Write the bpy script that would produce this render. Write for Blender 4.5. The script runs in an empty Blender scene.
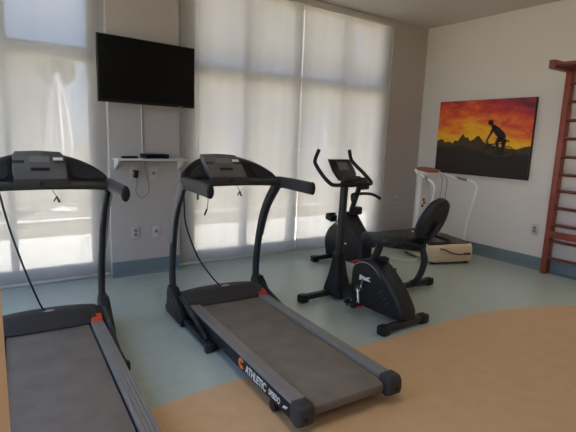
import bpy, bmesh, math, random
from mathutils import Vector, Matrix
from mathutils.geometry import interpolate_bezier
random.seed(7)
S = bpy.context.scene
COL = S.collection
PI = math.pi

FILL_EMIT = .5
WATT = 2
SPREAD = 105
# ------------------------------------------------------------------ materials
def s2l(c):
    return tuple((v/12.92 if v <= .04045 else ((v+.055)/1.055)**2.4) for v in c)
def rgb(r, g, b): return s2l((r/255, g/255, b/255)) + (1,)
def mat(name, col, rough=.5, metal=0, spec=.5, noise=None, bump=None, emit=None):
    m = bpy.data.materials.new(name); m.use_nodes = True
    nt = m.node_tree; b = nt.nodes['Principled BSDF']
    b.inputs['Base Color'].default_value = col
    b.inputs['Roughness'].default_value = rough
    b.inputs['Metallic'].default_value = metal
    b.inputs['Specular IOR Level'].default_value = spec
    tc = nt.nodes.new('ShaderNodeTexCoord')
    if noise:
        scale, amt = noise
        n = nt.nodes.new('ShaderNodeTexNoise'); n.inputs['Scale'].default_value = scale; n.inputs['Detail'].default_value = 4
        nt.links.new(tc.outputs['Object'], n.inputs['Vector'])
        r = nt.nodes.new('ShaderNodeValToRGB')
        r.color_ramp.elements[0].position = .3; r.color_ramp.elements[1].position = .7
        r.color_ramp.elements[0].color = tuple(c*(1-amt) for c in col[:3]) + (1,)
        r.color_ramp.elements[1].color = tuple(min(1, c*(1+amt)) for c in col[:3]) + (1,)
        nt.links.new(n.outputs['Fac'], r.inputs['Fac']); nt.links.new(r.outputs['Color'], b.inputs['Base Color'])
    if bump:
        scale, st = bump
        n = nt.nodes.new('ShaderNodeTexNoise'); n.inputs['Scale'].default_value = scale; n.inputs['Detail'].default_value = 3
        nt.links.new(tc.outputs['Object'], n.inputs['Vector'])
        bp = nt.nodes.new('ShaderNodeBump'); bp.inputs['Strength'].default_value = st; bp.inputs['Distance'].default_value = .01
        nt.links.new(n.outputs['Fac'], bp.inputs['Height']); nt.links.new(bp.outputs['Normal'], b.inputs['Normal'])
    if emit:
        b.inputs['Emission Color'].default_value = emit[0]; b.inputs['Emission Strength'].default_value = emit[1]
    return m

M = {}
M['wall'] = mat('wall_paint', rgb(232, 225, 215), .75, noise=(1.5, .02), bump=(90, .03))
M['pier'] = mat('wall_paint_shaded', rgb(193, 185, 178), .75, noise=(1.5, .02), bump=(90, .03))  # wall paint darkened, so the window wall's shade sits in the colour
M['ceil'] = mat('ceiling_paint', rgb(204, 200, 192), .8, noise=(1, .015))
M['teal'] = mat('teal_vinyl', rgb(170, 181, 172), .28, spec=.6, noise=(14, .05))
M['orange'] = mat('orange_vinyl', rgb(203, 166, 124), .4, noise=(10, .05))
M['skirt'] = mat('skirting_vinyl', rgb(114, 130, 133), .5, noise=(6, .04))
M['ochre'] = mat('ochre_paint', rgb(222, 178, 130), .6, noise=(3, .08))
M['frame'] = mat('window_frame_white', rgb(242, 238, 230), .4)
M['alu'] = mat('white_aluminium', rgb(200, 197, 190), .45)
M['black'] = mat('black_plastic', rgb(30, 30, 30), .45, spec=.35, noise=(40, .08))
M['softblack'] = mat('black_foam', rgb(30, 31, 33), .75, noise=(60, .15), bump=(200, .2))
M['vinylseat'] = mat('black_upholstery', rgb(36, 37, 38), .55, noise=(30, .1), bump=(150, .15))
M['paint_black'] = mat('black_painted_steel', rgb(34, 37, 41), .35, noise=(20, .06))
M['darkgrey'] = mat('dark_grey_plastic', rgb(58, 57, 54), .5, spec=.35, noise=(30, .06))
M['hood'] = mat('hood_plastic', rgb(58, 55, 52), .65, spec=.3, noise=(40, .06), bump=(120, .08))
M['belt'] = mat('belt_rubber', rgb(120, 111, 100), .8, spec=.2, noise=(7, .12), bump=(250, .25))
M['rail'] = mat('rail_grey', rgb(124, 119, 112), .5, noise=(8, .06))
M['panel'] = mat('console_panel', rgb(92, 88, 82), .5, noise=(25, .05))
M['lcd'] = mat('lcd', rgb(116, 116, 110), .3)
M['screen'] = mat('tv_screen', rgb(9, 11, 12), .3, spec=.2)
M['bezel'] = mat('tv_bezel', rgb(14, 14, 15), .35)
M['white'] = mat('white_plastic', rgb(222, 219, 212), .4)
M['plate'] = mat('socket_plate', rgb(205, 198, 188), .5)
M['socket'] = mat('socket_face', rgb(140, 135, 128), .5)
M['railwhite'] = mat('white_tube', rgb(246, 244, 238), .35)
M['cream'] = mat('cream_plastic', rgb(226, 205, 170), .4, noise=(5, .03))
M['chrome'] = mat('chrome', rgb(190, 190, 188), .25, metal=1)
M['red'] = mat('red_plastic', rgb(190, 45, 50), .4)
M['redorange'] = mat('red_orange_plastic', rgb(214, 74, 40), .4)
M['orangeprint'] = mat('orange_print', rgb(226, 120, 50), .45)
M['whiteprint'] = mat('white_print', rgb(225, 225, 222), .5)
M['greyprint'] = mat('grey_print', rgb(150, 152, 154), .5)
M['wood'] = mat('varnished_wood', rgb(148, 72, 54), .42, noise=(9, .16))
M['wooddark'] = mat('varnished_wood_dark', rgb(112, 60, 50), .42, noise=(9, .16))
M['cord'] = mat('black_cord', rgb(24, 24, 26), .5)
M['greycord'] = mat('grey_cord', rgb(120, 118, 114), .5)
M['brown'] = mat('brown_strap', rgb(98, 58, 48), .6)
M['mat'] = mat('dark_mat', rgb(92, 80, 78), .7, bump=(150, .2))
M['canvas_edge'] = mat('canvas_edge', rgb(30, 22, 18), .7)
M['silh'] = mat('print_black', rgb(28, 17, 13), .65)
M['mount'] = mat('print_mountain', rgb(74, 55, 26), .65, noise=(20, .2))
M['ground_dark'] = mat('print_ground', rgb(42, 31, 19), .65, noise=(12, .25))
# outside
M['paving'] = mat('terrace_paving', rgb(232, 226, 218), .8, noise=(3, .04))
M['lawn'] = mat('dry_lawn', rgb(140, 130, 104), .9, noise=(8, .15))
M['hplaster'] = mat('house_plaster', rgb(206, 194, 176), .85, noise=(1, .04))
M['hband'] = mat('house_band', rgb(150, 166, 192), .6)
M['hglass'] = mat('house_glass', rgb(190, 205, 230), .2)  # pale blue stands in for the sky reflected in the panes
M['hroof'] = mat('house_roof', rgb(190, 150, 128), .8, noise=(10, .1))
M['fabricw'] = mat('parasol_fabric', rgb(245, 238, 232), .8, noise=(6, .03))
M['leaf'] = mat('leaf', rgb(128, 132, 96), .6, noise=(4, .3))
M['bark'] = mat('bark', rgb(110, 92, 74), .8, noise=(20, .2))

def blind_mat(name, col, tr):
    m = bpy.data.materials.new(name); m.use_nodes = True; nt = m.node_tree; nt.nodes.clear()
    o = nt.nodes.new('ShaderNodeOutputMaterial')
    t = nt.nodes.new('ShaderNodeBsdfTransparent'); t.inputs[0].default_value = (1, .985, .96, 1)
    tl = nt.nodes.new('ShaderNodeBsdfTranslucent'); df = nt.nodes.new('ShaderNodeBsdfDiffuse')
    tc = nt.nodes.new('ShaderNodeTexCoord'); mp = nt.nodes.new('ShaderNodeMapping'); mp.inputs['Scale'].default_value = (5, 5, .25)
    n = nt.nodes.new('ShaderNodeTexNoise'); n.inputs['Scale'].default_value = 1.5; n.inputs['Detail'].default_value = 3
    r = nt.nodes.new('ShaderNodeValToRGB'); r.color_ramp.elements[0].position = .3; r.color_ramp.elements[1].position = .7
    r.color_ramp.elements[0].color = tuple(c*.93 for c in col[:3]) + (1,); r.color_ramp.elements[1].color = col
    nt.links.new(tc.outputs['Object'], mp.inputs[0]); nt.links.new(mp.outputs[0], n.inputs['Vector']); nt.links.new(n.outputs['Fac'], r.inputs[0])
    nt.links.new(r.outputs[0], tl.inputs[0]); nt.links.new(r.outputs[0], df.inputs[0])
    m1 = nt.nodes.new('ShaderNodeMixShader'); m1.inputs[0].default_value = .38
    nt.links.new(tl.outputs[0], m1.inputs[1]); nt.links.new(df.outputs[0], m1.inputs[2])
    m2 = nt.nodes.new('ShaderNodeMixShader'); m2.inputs[0].default_value = tr
    nt.links.new(m1.outputs[0], m2.inputs[1]); nt.links.new(t.outputs[0], m2.inputs[2])
    nt.links.new(m2.outputs[0], o.inputs[0])
    return m
M['blindL'] = blind_mat('screen_fabric_open', rgb(196, 193, 188), .33)
M['blindR'] = blind_mat('screen_fabric', rgb(204, 200, 194), .28)
def glass_mat():
    m = bpy.data.materials.new('window_glass'); m.use_nodes = True; nt = m.node_tree; nt.nodes.clear()
    o = nt.nodes.new('ShaderNodeOutputMaterial'); t = nt.nodes.new('ShaderNodeBsdfTransparent'); g = nt.nodes.new('ShaderNodeBsdfGlossy')
    t.inputs[0].default_value = (.96, .98, .98, 1); g.inputs['Roughness'].default_value = .05
    m2 = nt.nodes.new('ShaderNodeMixShader'); m2.inputs[0].default_value = .05
    nt.links.new(t.outputs[0], m2.inputs[1]); nt.links.new(g.outputs[0], m2.inputs[2]); nt.links.new(m2.outputs[0], o.inputs[0])
    return m
M['glass'] = glass_mat()

# ------------------------------------------------------------------ mesh helpers
class MB:
    def __init__(s): s.bm = bmesh.new()
    def _mark(s): return set(s.bm.faces), set(s.bm.verts)
    def box(s, c, d, bev=0, rot=None, seg=2):
        t = bmesh.new(); bmesh.ops.create_cube(t, size=1)
        for v in t.verts: v.co = Vector((v.co.x*d[0], v.co.y*d[1], v.co.z*d[2]))
        if bev: bmesh.ops.bevel(t, geom=list(t.edges), offset=bev, segments=seg, profile=.5, affect='EDGES')
        mtx = Matrix.Translation(Vector(c))
        if rot: mtx = mtx @ rot.to_4x4()
        return s._join(t, mtx)
    def bx(s, x0, x1, y0, y1, z0, z1, bev=0): return s.box(((x0+x1)/2, (y0+y1)/2, (z0+z1)/2), (abs(x1-x0), abs(y1-y0), abs(z1-z0)), bev)
    def _join(s, t, mtx=None, mi=0):
        if mtx: t.transform(mtx)
        mp = {}
        for v in t.verts: mp[v] = s.bm.verts.new(v.co)
        for f in t.faces:
            try:
                nf = s.bm.faces.new([mp[v] for v in f.verts]); nf.material_index = mi or f.material_index
            except ValueError: pass
        t.free(); return s
    def loft(s, rings, caps=True, closed=True):
        vs = [[s.bm.verts.new(p) for p in r] for r in rings]
        n = len(rings[0])
        for a, b in zip(vs, vs[1:]):
            for i in range(n if closed else n-1):
                j = (i+1) % n
                s.bm.faces.new((a[i], a[j], b[j], b[i]))
        if caps and closed:
            s.bm.faces.new(vs[0][::-1]); s.bm.faces.new(vs[-1])
        return s
    def tube(s, pts, r, n=10, smooth=0, flat=None, up=None):
        """pts path; r radius or list; flat=(a,b) elliptical section half-widths"""
        pts = [Vector(p) for p in pts]
        rs = list(r) if isinstance(r, (list, tuple)) else [r]*len(pts)
        if smooth: pts, rs = spline(pts, rs, smooth)
        rings = []; prev = None
        for i, p in enumerate(pts):
            d = (pts[min(i+1, len(pts)-1)] - pts[max(i-1, 0)]).normalized()
            if prev is None:
                a = Vector(up) if up else (Vector((1, 0, 0)) if abs(d.x) < .8 else Vector((0, 0, 1)))
            else: a = prev
            a = (a - d*a.dot(d)).normalized(); b = d.cross(a); prev = a
            fa, fb = flat if flat else (1, 1)
            rings.append([p + (a*math.cos(k*2*PI/n)*fa + b*math.sin(k*2*PI/n)*fb)*rs[i] for k in range(n)])
        return s.loft(rings)
    def lathe(s, prof, c=(0, 0, 0), n=24, axis='z'):
        rings = []
        for r, h in prof:
            ring = []
            for k in range(n):
                a = 2*PI*k/n; x, y = r*math.cos(a), r*math.sin(a)
                p = {'z': (x, y, h), 'x': (h, x, y), 'y': (x, h, y)}[axis]
                ring.append(Vector(p) + Vector(c))
            rings.append(ring)
        return s.loft(rings)
    def prism(s, poly, axis, a0, a1, bev=0, seg=2):
        """extrude a 2-D polygon along axis"""
        t = bmesh.new()
        def P(u, v, w): return {'x': (w, u, v), 'y': (u, w, v), 'z': (u, v, w)}[axis]
        A = [t.verts.new(P(u, v, a0)) for u, v in poly]; B = [t.verts.new(P(u, v, a1)) for u, v in poly]
        n = len(poly)
        f1 = t.faces.new(A[::-1]); f2 = t.faces.new(B)
        for i in range(n): t.faces.new((A[i], A[(i+1) % n], B[(i+1) % n], B[i]))
        if bev:
            es = [e for e in t.edges if e in f1.edges or e in f2.edges] if False else list(set(f1.edges) | set(f2.edges))
            bmesh.ops.bevel(t, geom=es, offset=bev, segments=seg, profile=.5, affect='EDGES')
        return s._join(t)
    def ball(s, c, r, n=14, scale=(1, 1, 1), rot=None):
        t = bmesh.new(); bmesh.ops.create_uvsphere(t, u_segments=n, v_segments=max(6, n//2), radius=r)
        mtx = Matrix.Translation(Vector(c))
        if rot: mtx = mtx @ rot.to_4x4()
        return s._join(t, mtx @ Matrix.Diagonal((*scale, 1)))
    def build(s, name, m, parent=None, angle=35, loc=None):
        bmesh.ops.recalc_face_normals(s.bm, faces=list(s.bm.faces))
        me = bpy.data.meshes.new(name); s.bm.to_mesh(me); s.bm.free()
        for p in me.polygons: p.use_smooth = True
        me.set_sharp_from_angle(angle=math.radians(angle))
        for x in (m if isinstance(m, (list, tuple)) else [m]): me.materials.append(x)
        o = bpy.data.objects.new(name, me); COL.objects.link(o)
        if parent: o.parent = parent
        if loc: o.location = loc
        return o

def spline(pts, rs, k):
    out, ro = [], []
    n = len(pts)
    for i in range(n-1):
        p0 = pts[max(i-1, 0)]; p1 = pts[i]; p2 = pts[i+1]; p3 = pts[min(i+2, n-1)]
        for j in range(k):
            t = j/k
            out.append(.5*((2*p1) + (p2-p0)*t + (2*p0-5*p1+4*p2-p3)*t*t + (3*p1-p0-3*p2+p3)*t**3))
            ro.append(rs[i]*(1-t)+rs[i+1]*t)
    out.append(pts[-1]); ro.append(rs[-1])
    return out, ro
def spl2(pts, k=6, closed=True):
    n = len(pts); out = []
    P = [Vector(p) for p in pts]
    rng = range(n) if closed else range(n-1)
    for i in rng:
        if closed: p0, p1, p2, p3 = P[i-1], P[i], P[(i+1) % n], P[(i+2) % n]
        else: p0, p1, p2, p3 = P[max(i-1, 0)], P[i], P[i+1], P[min(i+2, n-1)]
        for j in range(k):
            t = j/k
            v = .5*((2*p1) + (p2-p0)*t + (2*p0-5*p1+4*p2-p3)*t*t + (3*p1-p0-3*p2+p3)*t**3)
            out.append(tuple(v))
    if not closed: out.append(tuple(P[-1]))
    return out
def tag(o, label=None, cat=None, group=None, kind=None):
    if label: o['label'] = label
    if cat: o['category'] = cat
    if group: o['group'] = group
    if kind: o['kind'] = kind
    return o
def empty(name, loc, rz, label, cat, group=None):
    o = bpy.data.objects.new(name, None); COL.objects.link(o); o.empty_display_size = .1
    o.location = loc; o.rotation_euler = (0, 0, rz)
    return tag(o, label, cat, group)
def struct(o): o['kind'] = 'structure'; return o
def text(name, body, size, depth, m, parent, mtx, shear=0, sx=1, space=1, off=0):
    cu = bpy.data.curves.new(name, 'FONT'); cu.body = body; cu.size = size; cu.extrude = depth; cu.shear = shear; cu.space_character = space; cu.offset = off
    t = bpy.data.objects.new(name + '_tmp', cu)
    COL.objects.link(t)
    me = bpy.data.meshes.new_from_object(t.evaluated_get(bpy.context.evaluated_depsgraph_get()))
    bpy.data.objects.remove(t)
    me.transform(Matrix.Diagonal((sx, 1, 1, 1))); me.transform(mtx)
    me.materials.clear(); me.materials.append(m); me.name = name
    o = bpy.data.objects.new(name, me); COL.objects.link(o); o.parent = parent
    return o
def RX(a): return Matrix.Rotation(a, 3, 'X')
def RY(a): return Matrix.Rotation(a, 3, 'Y')
def RZ(a): return Matrix.Rotation(a, 3, 'Z')

# ------------------------------------------------------------------ camera
D, W, H = 4.49, 5.386, 3.006
f, yaw, pit, rol = 454.5, .6044, .1666, .0381
F = Vector((math.sin(yaw)*math.cos(pit), math.cos(yaw)*math.cos(pit), -math.sin(pit)))
r0 = Vector((math.cos(yaw), -math.sin(yaw), 0)); u0 = r0.cross(F)
rr = math.cos(rol)*r0 + math.sin(rol)*u0; uu = -math.sin(rol)*r0 + math.cos(rol)*u0
cam = bpy.data.cameras.new('camera'); cam.sensor_width = 36; cam.lens = f*36/576; cam.clip_start = .05
co = bpy.data.objects.new('camera', cam); COL.objects.link(co)
mw = Matrix((rr, uu, -F)).transposed().to_4x4(); mw.translation = (0, 0, 1.4)
co.matrix_world = mw; S.camera = co

# ------------------------------------------------------------------ room shell
XL, YR = -.8, -3.2
curve = spl2([(-1.0, 1.98), (.7, 2.15), (1.28, 2.18), (2.3, 2.13), (3.0, 2.13), (3.7, 2.05), (4.48, 1.77), (5.0, 1.48), (W+.1, 1.22)], 6, False)
bm = bmesh.new()
def quad(a, b, c, d, mi):
    q = bm.faces.new([bm.verts.new(p) for p in (a, b, c, d)]); q.material_index = mi
for (xa, ya), (xb, yb) in zip(curve, curve[1:]):
    quad((xa, YR, 0), (xb, YR, 0), (xb, yb, 0), (xa, ya, 0), 1)
    quad((xa, ya, 0), (xb, yb, 0), (xb, 4.8, 0), (xa, 4.8, 0), 0)
quad((XL, YR, -.12), (XL, 4.8, -.12), (W+.1, 4.8, -.12), (W+.1, YR, -.12), 0)
me = bpy.data.meshes.new('floor'); bm.to_mesh(me); bm.free()
me.materials.append(M['teal']); me.materials.append(M['orange'])
fl = bpy.data.objects.new('floor', me); COL.objects.link(fl); struct(fl)
MBx = lambda *a, **k: MB().bx(*a, **k)
struct(MBx(XL-.2, W+.2, YR, 4.85, H, H+.2).build('ceiling', M['ceil']))
struct(MBx(W, W+.2, YR, 4.8, 0, H).build('wall_right', M['wall']))
struct(MBx(XL-.2, W+.2, YR-.2, YR, 0, H).build('wall_rear', M['wall']))
wl = MB(); wl.bx(XL-.2, XL, 4.3, 4.8, 0, H); wl.bx(XL-.2, XL, YR, -.6, 0, H); wl.bx(XL-.2, XL, -.6, 4.3, 0, .12); wl.bx(XL-.2, XL, -.6, 4.3, 2.88, H)
struct(wl.build('wall_left', M['wall']))
w3 = MB()
for y in (-.57, 1.05, 2.67, 4.27): w3.bx(XL-.13, XL-.07, y-.03, y+.03, .12, 2.88, .004)
w3.bx(XL-.13, XL-.07, -.6, 4.3, .12, .18, .004); w3.bx(XL-.13, XL-.07, -.6, 4.3, 2.82, 2.88, .004)
w3 = struct(w3.build('window_unseen', M['frame'])); MBx(XL-.103, XL-.097, -.58, 4.28, .17, 2.83).build('pane', M['glass'], w3)  # unseen window, added to bring daylight in from the left
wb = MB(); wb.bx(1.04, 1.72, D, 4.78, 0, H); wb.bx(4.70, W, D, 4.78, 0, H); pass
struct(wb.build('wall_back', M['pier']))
struct(MBx(-.14, .0235, .95, 1.07, 0, H).build('wall_near', M['ochre']))
# skirting with a coved foot
def skirt(name, a, b, nrm):
    a, b, nrm = Vector(a), Vector(b), Vector(nrm)
    prof = [(0, 0), (.035, 0), (.022, .006), (.012, .018), (.007, .04), (.006, .147), (.004, .15), (0, .15)]
    m = MB(); m.loft([[p + nrm*u + Vector((0, 0, v)) for u, v in prof] for p in (a, b)])
    return struct(m.build(name, M['skirt']))
skirt('baseboard_right', (W, YR, 0), (W, D, 0), (-1, 0, 0))
skirt('baseboard_back', (1.04, D, 0), (1.72, D, 0), (0, -1, 0))
skirt('baseboard_corner', (4.70, D, 0), (W, D, 0), (0, -1, 0))

# windows: frame bars with panes
def window(name, x0, x1, muls):
    m = MB()
    ya, yb = 4.585, 4.655
    m.bx(x0, x1, ya, yb, 0, .14, .004); m.bx(x0, x1, ya, yb, 2.9, H, .004)
    m.bx(x0, x1, ya+.003, yb-.003, 2.02, 2.15, .004)
    for c, w in muls: m.bx(c-w/2, c+w/2, ya+.001, yb+.002, .1, 2.95, .004)
    o = struct(m.build(name, M['frame']))
    g = MB(); g.bx(x0+.01, x1-.01, 4.612, 4.62, .12, 2.92); g.build('pane', M['glass'], o)
    return o
window('window_1', XL, 1.04, [(XL+.05, .1), (.24, .06), (.955, .13)])
window('window_2', 1.72, 4.70, [(1.83, .21), (2.55, .07), (3.22, .10), (3.95, .06), (4.645, .11)])

# ------------------------------------------------------------------ roller blinds
def blind(x0, x1, m, label, chain=None):
    t = empty('roller_blind', ((x0+x1)/2, D+.02, 0), 0, label, 'blind', 'roller blinds on the windows')
    w = (x1-x0)/2
    a = MB(); n = 24
    rings = []
    for k in range(n+1):
        x = -w + 2*w*k/n; off = .003*math.sin(k*1.7)
        rings.append([(x, -.0006+off, .045), (x, .0006+off, .045), (x, .0006+off*.3, 2.93), (x, -.0006+off*.3, 2.93)])
    a.loft(rings); a.build('fabric', m, t)
    b = MB(); b.box((0, 0, .04), (2*w, .014, .026), .005); b.build('hem_bar', M['alu'], t)
    c = MB(); c.box((0, .005, 2.966), (2*w, .075, .075), .01); c.build('head_rail', M['alu'], t)
    if chain is not None:
        d = MB(); d.tube([(chain, -.03, 2.93), (chain, -.03, .82)], .0025, 6); ch = d.build('chain', M['alu'], t)
        e = MB(); e.lathe([(.003, .82), (.012, .80), (.013, .75), (.006, .73)], (chain, -.03, 0), 12); e.build('chain_weight', M['darkgrey'], ch)
    return t
blind(-.77, 1.022, M['blindL'], 'sheer grey roller blind behind the left treadmill console, sky showing through')
blind(1.733, 3.236, M['blindR'], 'wide pale roller blind behind the right-hand treadmill, beside the television', chain=-.56)
blind(3.243, 4.699, M['blindR'], 'pale roller blind behind the exercise bikes, nearest the room corner')

# ------------------------------------------------------------------ treadmills
def treadmill(loc, rz, label, pshift, red, cable):
    t = empty('treadmill', loc, rz, label, 'treadmill', 'treadmills facing the windows')
    # deck core and belt
    a = MB(); a.bx(-.30, .30, .03, 1.62, .07, .118, .004); a.build('deck', M['black'], t)
    prof = [(.005, .095), (.012, .116), (.035, .128), (.08, .133), (1.50, .138), (1.50, .07), (.04, .056), (.012, .072)]
    b = MB(); b.prism(prof, 'x', -.236, .236, .002); b.build('belt', M['belt'], t)
    for sx in (-1, 1):
        # grooved top rail
        pr = [(.247, .10), (.247, .15)]
        for k in range(4):
            u = .249 + k*.0185
            pr += [(u, .154), (u+.0135, .154), (u+.0145, .151), (u+.0175, .151)]
        pr += [(.324, .151), (.326, .143), (.326, .10)]
        c = MB(); c.prism([(sx*u, v) for u, v in pr], 'y', .045, 1.50); c.build('side_rail', M['rail'], t, angle=20)
        d = MB(); d.bx(sx*.296, sx*.327, .03, 1.50, .058, .138, .004); sp = d.build('side_skirt', M['black'], t)
        e = MB(); pc = [(-.028, .062), (-.034, .10), (-.03, .14), (-.015, .158), (.0, .162), (.05, .160), (.058, .15), (.058, .058), (.0, .045)]
        e.prism(pc, 'x', sx*.243, sx*.333, .008); cap = e.build('rear_cap', M['darkgrey'], t)
        e = MB(); e.lathe([(.010, -.038), (.010, -.028)], (sx*.295, 0, .095), 12, 'y'); e.build('adjusting_bolt', M['black'], cap)
        g = MB(); g.lathe([(.001, -.018), (.030, -.016), (.034, 0), (.030, .016), (.001, .018)], (sx*.31, .235, .034), 16, 'x'); g.bx(sx*.297, sx*.323, .215, .26, .03, .08); g.build('transport_wheel', M['black'], t)
        if sx > 0:
            h = MB(); h.prism([(1.455, .15), (1.465, .168), (1.515, .188), (1.525, .15)], 'x', .25, .322, .005); h.build('corner_cover', red, t)['label'] = 'red corner cover'
        # base: floor runner, upright shoe, brace
        i = MB(); i.bx(sx*.335, sx*.38, 1.00, 1.86, .012, .058, .01); i.bx(sx*.33, sx*.392, .98, 1.03, .0, .055, .008); i.bx(sx*.22, sx*.34, 1.0, 1.05, .015, .05, .008); i.bx(sx*.33, sx*.392, 1.8, 1.88, .0, .05, .008); i.build('base_runner', M['paint_black'], t)
        j = MB(); j.prism([(1.45, .008), (1.46, .06), (1.64, .20), (1.68, .24), (1.77, .24), (1.80, .19), (1.82, .008)], 'x', sx*.34, sx*.405, .012); j.build('upright_shoe', M['black'], t)
        k = MB(); k.tube([(sx*.352, 1.06, .06), (sx*.352, 1.60, .19)], .016, 8); k.build('folding_brace', M['paint_black'], t)
        # upright
        l = MB(); pth = [(sx*.368, 1.755, .2), (sx*.370, 1.75, .42), (sx*.373, 1.69, .70), (sx*.376, 1.60, .89), (sx*.378, 1.465, 1.05)]
        l.tube(pth, 1, 16, smooth=8, flat=(.024, .043)); l.build('upright', M['paint_black'], t)
        # handle
        h = MB(); h.tube([(sx*.38, 1.50, 1.068), (sx*.38, 1.40, 1.072), (sx*.38, 1.2, 1.072), (sx*.38, .985, 1.068), (sx*.38, .972, 1.068)], [.9, 1, 1, 1, .85], 18, smooth=4, flat=(.023, .044)); hh = h.build('handle', M['darkgrey'], t)
        v = MB(); v.tube([(sx*.392, 1.715, .60), (sx*.395, 1.66, .78), (sx*.396, 1.575, .92), (sx*.397, 1.47, 1.035), (sx*.397, 1.44, 1.075)], [.8, 1, 1, 1, .9], 12, smooth=6, flat=(.013, .040)); v.build('upright_cover', M['rail'], t)['label'] = 'light grey cover on the outer side of the upright'
        h = MB(); h.tube([(sx*.38, .983, 1.068), (sx*.38, .966, 1.068), (sx*.38, .958, 1.068)], [1, 1, .7], 18, flat=(.0245, .0455)); h.build('end_cap', M['black'], hh)
    a = MB(); a.bx(-.36, .36, 1.79, 1.85, .015, .055, .008); a.build('cross_bar', M['paint_black'], t)
    # hood
    rings = []
    N = 20
    for k in range(N+1):
        u = -1 + 2*k/N; x = .342*u
        top = .228 - .026*abs(u)**2.4 - (.02 if abs(u) == 1 else .0)
        y0 = 1.46 + .03*abs(u)**3
        rings.append([(x, y0+.01, .138), (x, y0-.004, .148), (x, y0+.012, .165+.3*(top-.165)), (x, y0+.05, top-.018), (x, y0+.10, top), (x, 1.63, top), (x, 1.73, top-.025), (x, 1.80, top-.08), (x, 1.82, .06), (x, 1.5, .06)])
    a = MB(); a.loft(rings); hd = a.build('motor_hood', M['hood'], t)
    a = MB(); a.ball((.01, 1.595, .2285), 1, 16, (.036, .020, .004)); a.build('badge', M['greyprint'], hd)['label'] = 'pale oval badge'
    # console bridge: arch between the shoulders
    rings = []
    N = 24
    for k in range(N+1):
        u = -1 + 2*k/N; x = .402*u; q = 1-abs(u)
        zt = 1.082 + .180*(1-abs(u)**1.9)**.65 ; zb = 1.028 + .030*(1-abs(u)**3)
        zt = max(zt, zb+.05)
        yf = 1.40 + .02*q; yb = 1.46 + .10*q
        zm = zb + .055
        rings.append([(x, yf, zb), (x, yf-.03, zb+.015), (x, yf-.03, zm-.008), (x, yf, zm), (x, yf+.035, max(zm+.004, zt-.05)), (x, yf+.03, zt-.022), (x, yf+.05, zt), (x, yb+.01, zt-.004), (x, yb+.02, (zt+zb)/2), (x, yb, zb)])
    a = MB(); a.loft(rings)
    for v in a.bm.verts: v.co.y += max(0, v.co.z-1.07)*1.05
    br = a.build('console_bridge', M['black'], t)
    a = MB(); a.tube([(-.385, 1.41, 1.062), (-.25, 1.385, 1.075), (0, 1.38, 1.08), (.25, 1.385, 1.075), (.385, 1.41, 1.062)], 1, 14, smooth=6, flat=(.026, .026), up=(0, 0, 1)); a.build('lower_bar', M['darkgrey'], t)
    for sx in (-1, 1):
        a = MB(); a.loft([[(sx*x, 1.425 - d + (z-1.1)*1.17, z) for x, z in spl2([(.18, 1.125), (.30, 1.118), (.345, 1.115), (.31, 1.145), (.25, 1.185), (.18, 1.21)], 4)] for d in (0, .018)]); a.build('hollow_patch', M['softblack'], t)  # dark slabs painted in for the shaded open hollows beside the console
    px = pshift
    pts = [(-.135, 1.118), (-.142, 1.16), (-.136, 1.25), (-.122, 1.268), (0, 1.274), (.122, 1.268), (.136, 1.25), (.142, 1.16), (.135, 1.118)]
    # tilted console panel: local slab leaning back
    def tilt(x, z, d): return (px + x, 1.365 + (z-1.1)*1.2 + d, z)
    a = MB(); a.loft([[tilt(x, z, -.03) for x, z in pts], [tilt(x*.99, z-.002, -.038) for x, z in pts][::1], ] if False else [[tilt(x, z, .05) for x, z in pts], [tilt(x, z, -.03) for x, z in pts], [tilt(x*.975, 1.185+(z-1.185)*.96, -.036) for x, z in pts]])
    cp = a.build('console', M['panel'], t)
    def slab(name, x0, x1, z0, z1, d0, d1, m):
        q = MB(); q.loft([[tilt(x0, z0, d), tilt(x1, z0, d), tilt(x1, z1, d), tilt(x0, z1, d)] for d in (d0, d1)]); return q.build(name, m, cp)
    slab('display', -.055, .055, 1.212, 1.246, -.037, -.0385, M['lcd'])
    for x in (-.11, .11): slab('speaker_grille', x-.03, x+.03, 1.205, 1.222, -.036, -.038, M['darkgrey'])
    slab('start_button', -.05, .05, 1.165, 1.182, -.036, -.040, M['black'])
    slab('label_strip', .075, .128, 1.222, 1.238, -.0365, -.038, M['whiteprint'])
    a = MB(); a.prism([(-.142, 1.115), (-.138, 1.07), (.138, 1.07), (.142, 1.115), (.138, 1.122), (-.138, 1.122)], 'y', 1.335, 1.40, .006)
    for v in a.bm.verts: v.co.x += px
    sh = a.build('console_shelf', M['darkgrey'], t)
    a = MB(); a.lathe([(.014, 1.328), (.014, 1.34)], (px, 0, 1.095), 14, 'y'); a.build('safety_key', M['black'], sh)
    # cords
    a = MB(); a.tube(cable, .006, 8, smooth=6); a.build('console_cable', M['cord'], t)
    a = MB(); a.tube([(px+.05, 1.35, 1.072), (px+.055, 1.345, 1.05), (px+.075, 1.34, 1.015)], .002, 6, smooth=3); cl = a.build('safety_cord', M['cord'], t)
    a = MB(); a.box((px+.08, 1.34, 1.0), (.012, .014, .04), .003, RY(-.4)); a.box((px+.066, 1.34, 1.003), (.006, .012, .036), .002, RY(.5)); a.build('clip', M['brown'], cl)['label'] = 'small brownish clip'
    return t
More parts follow.
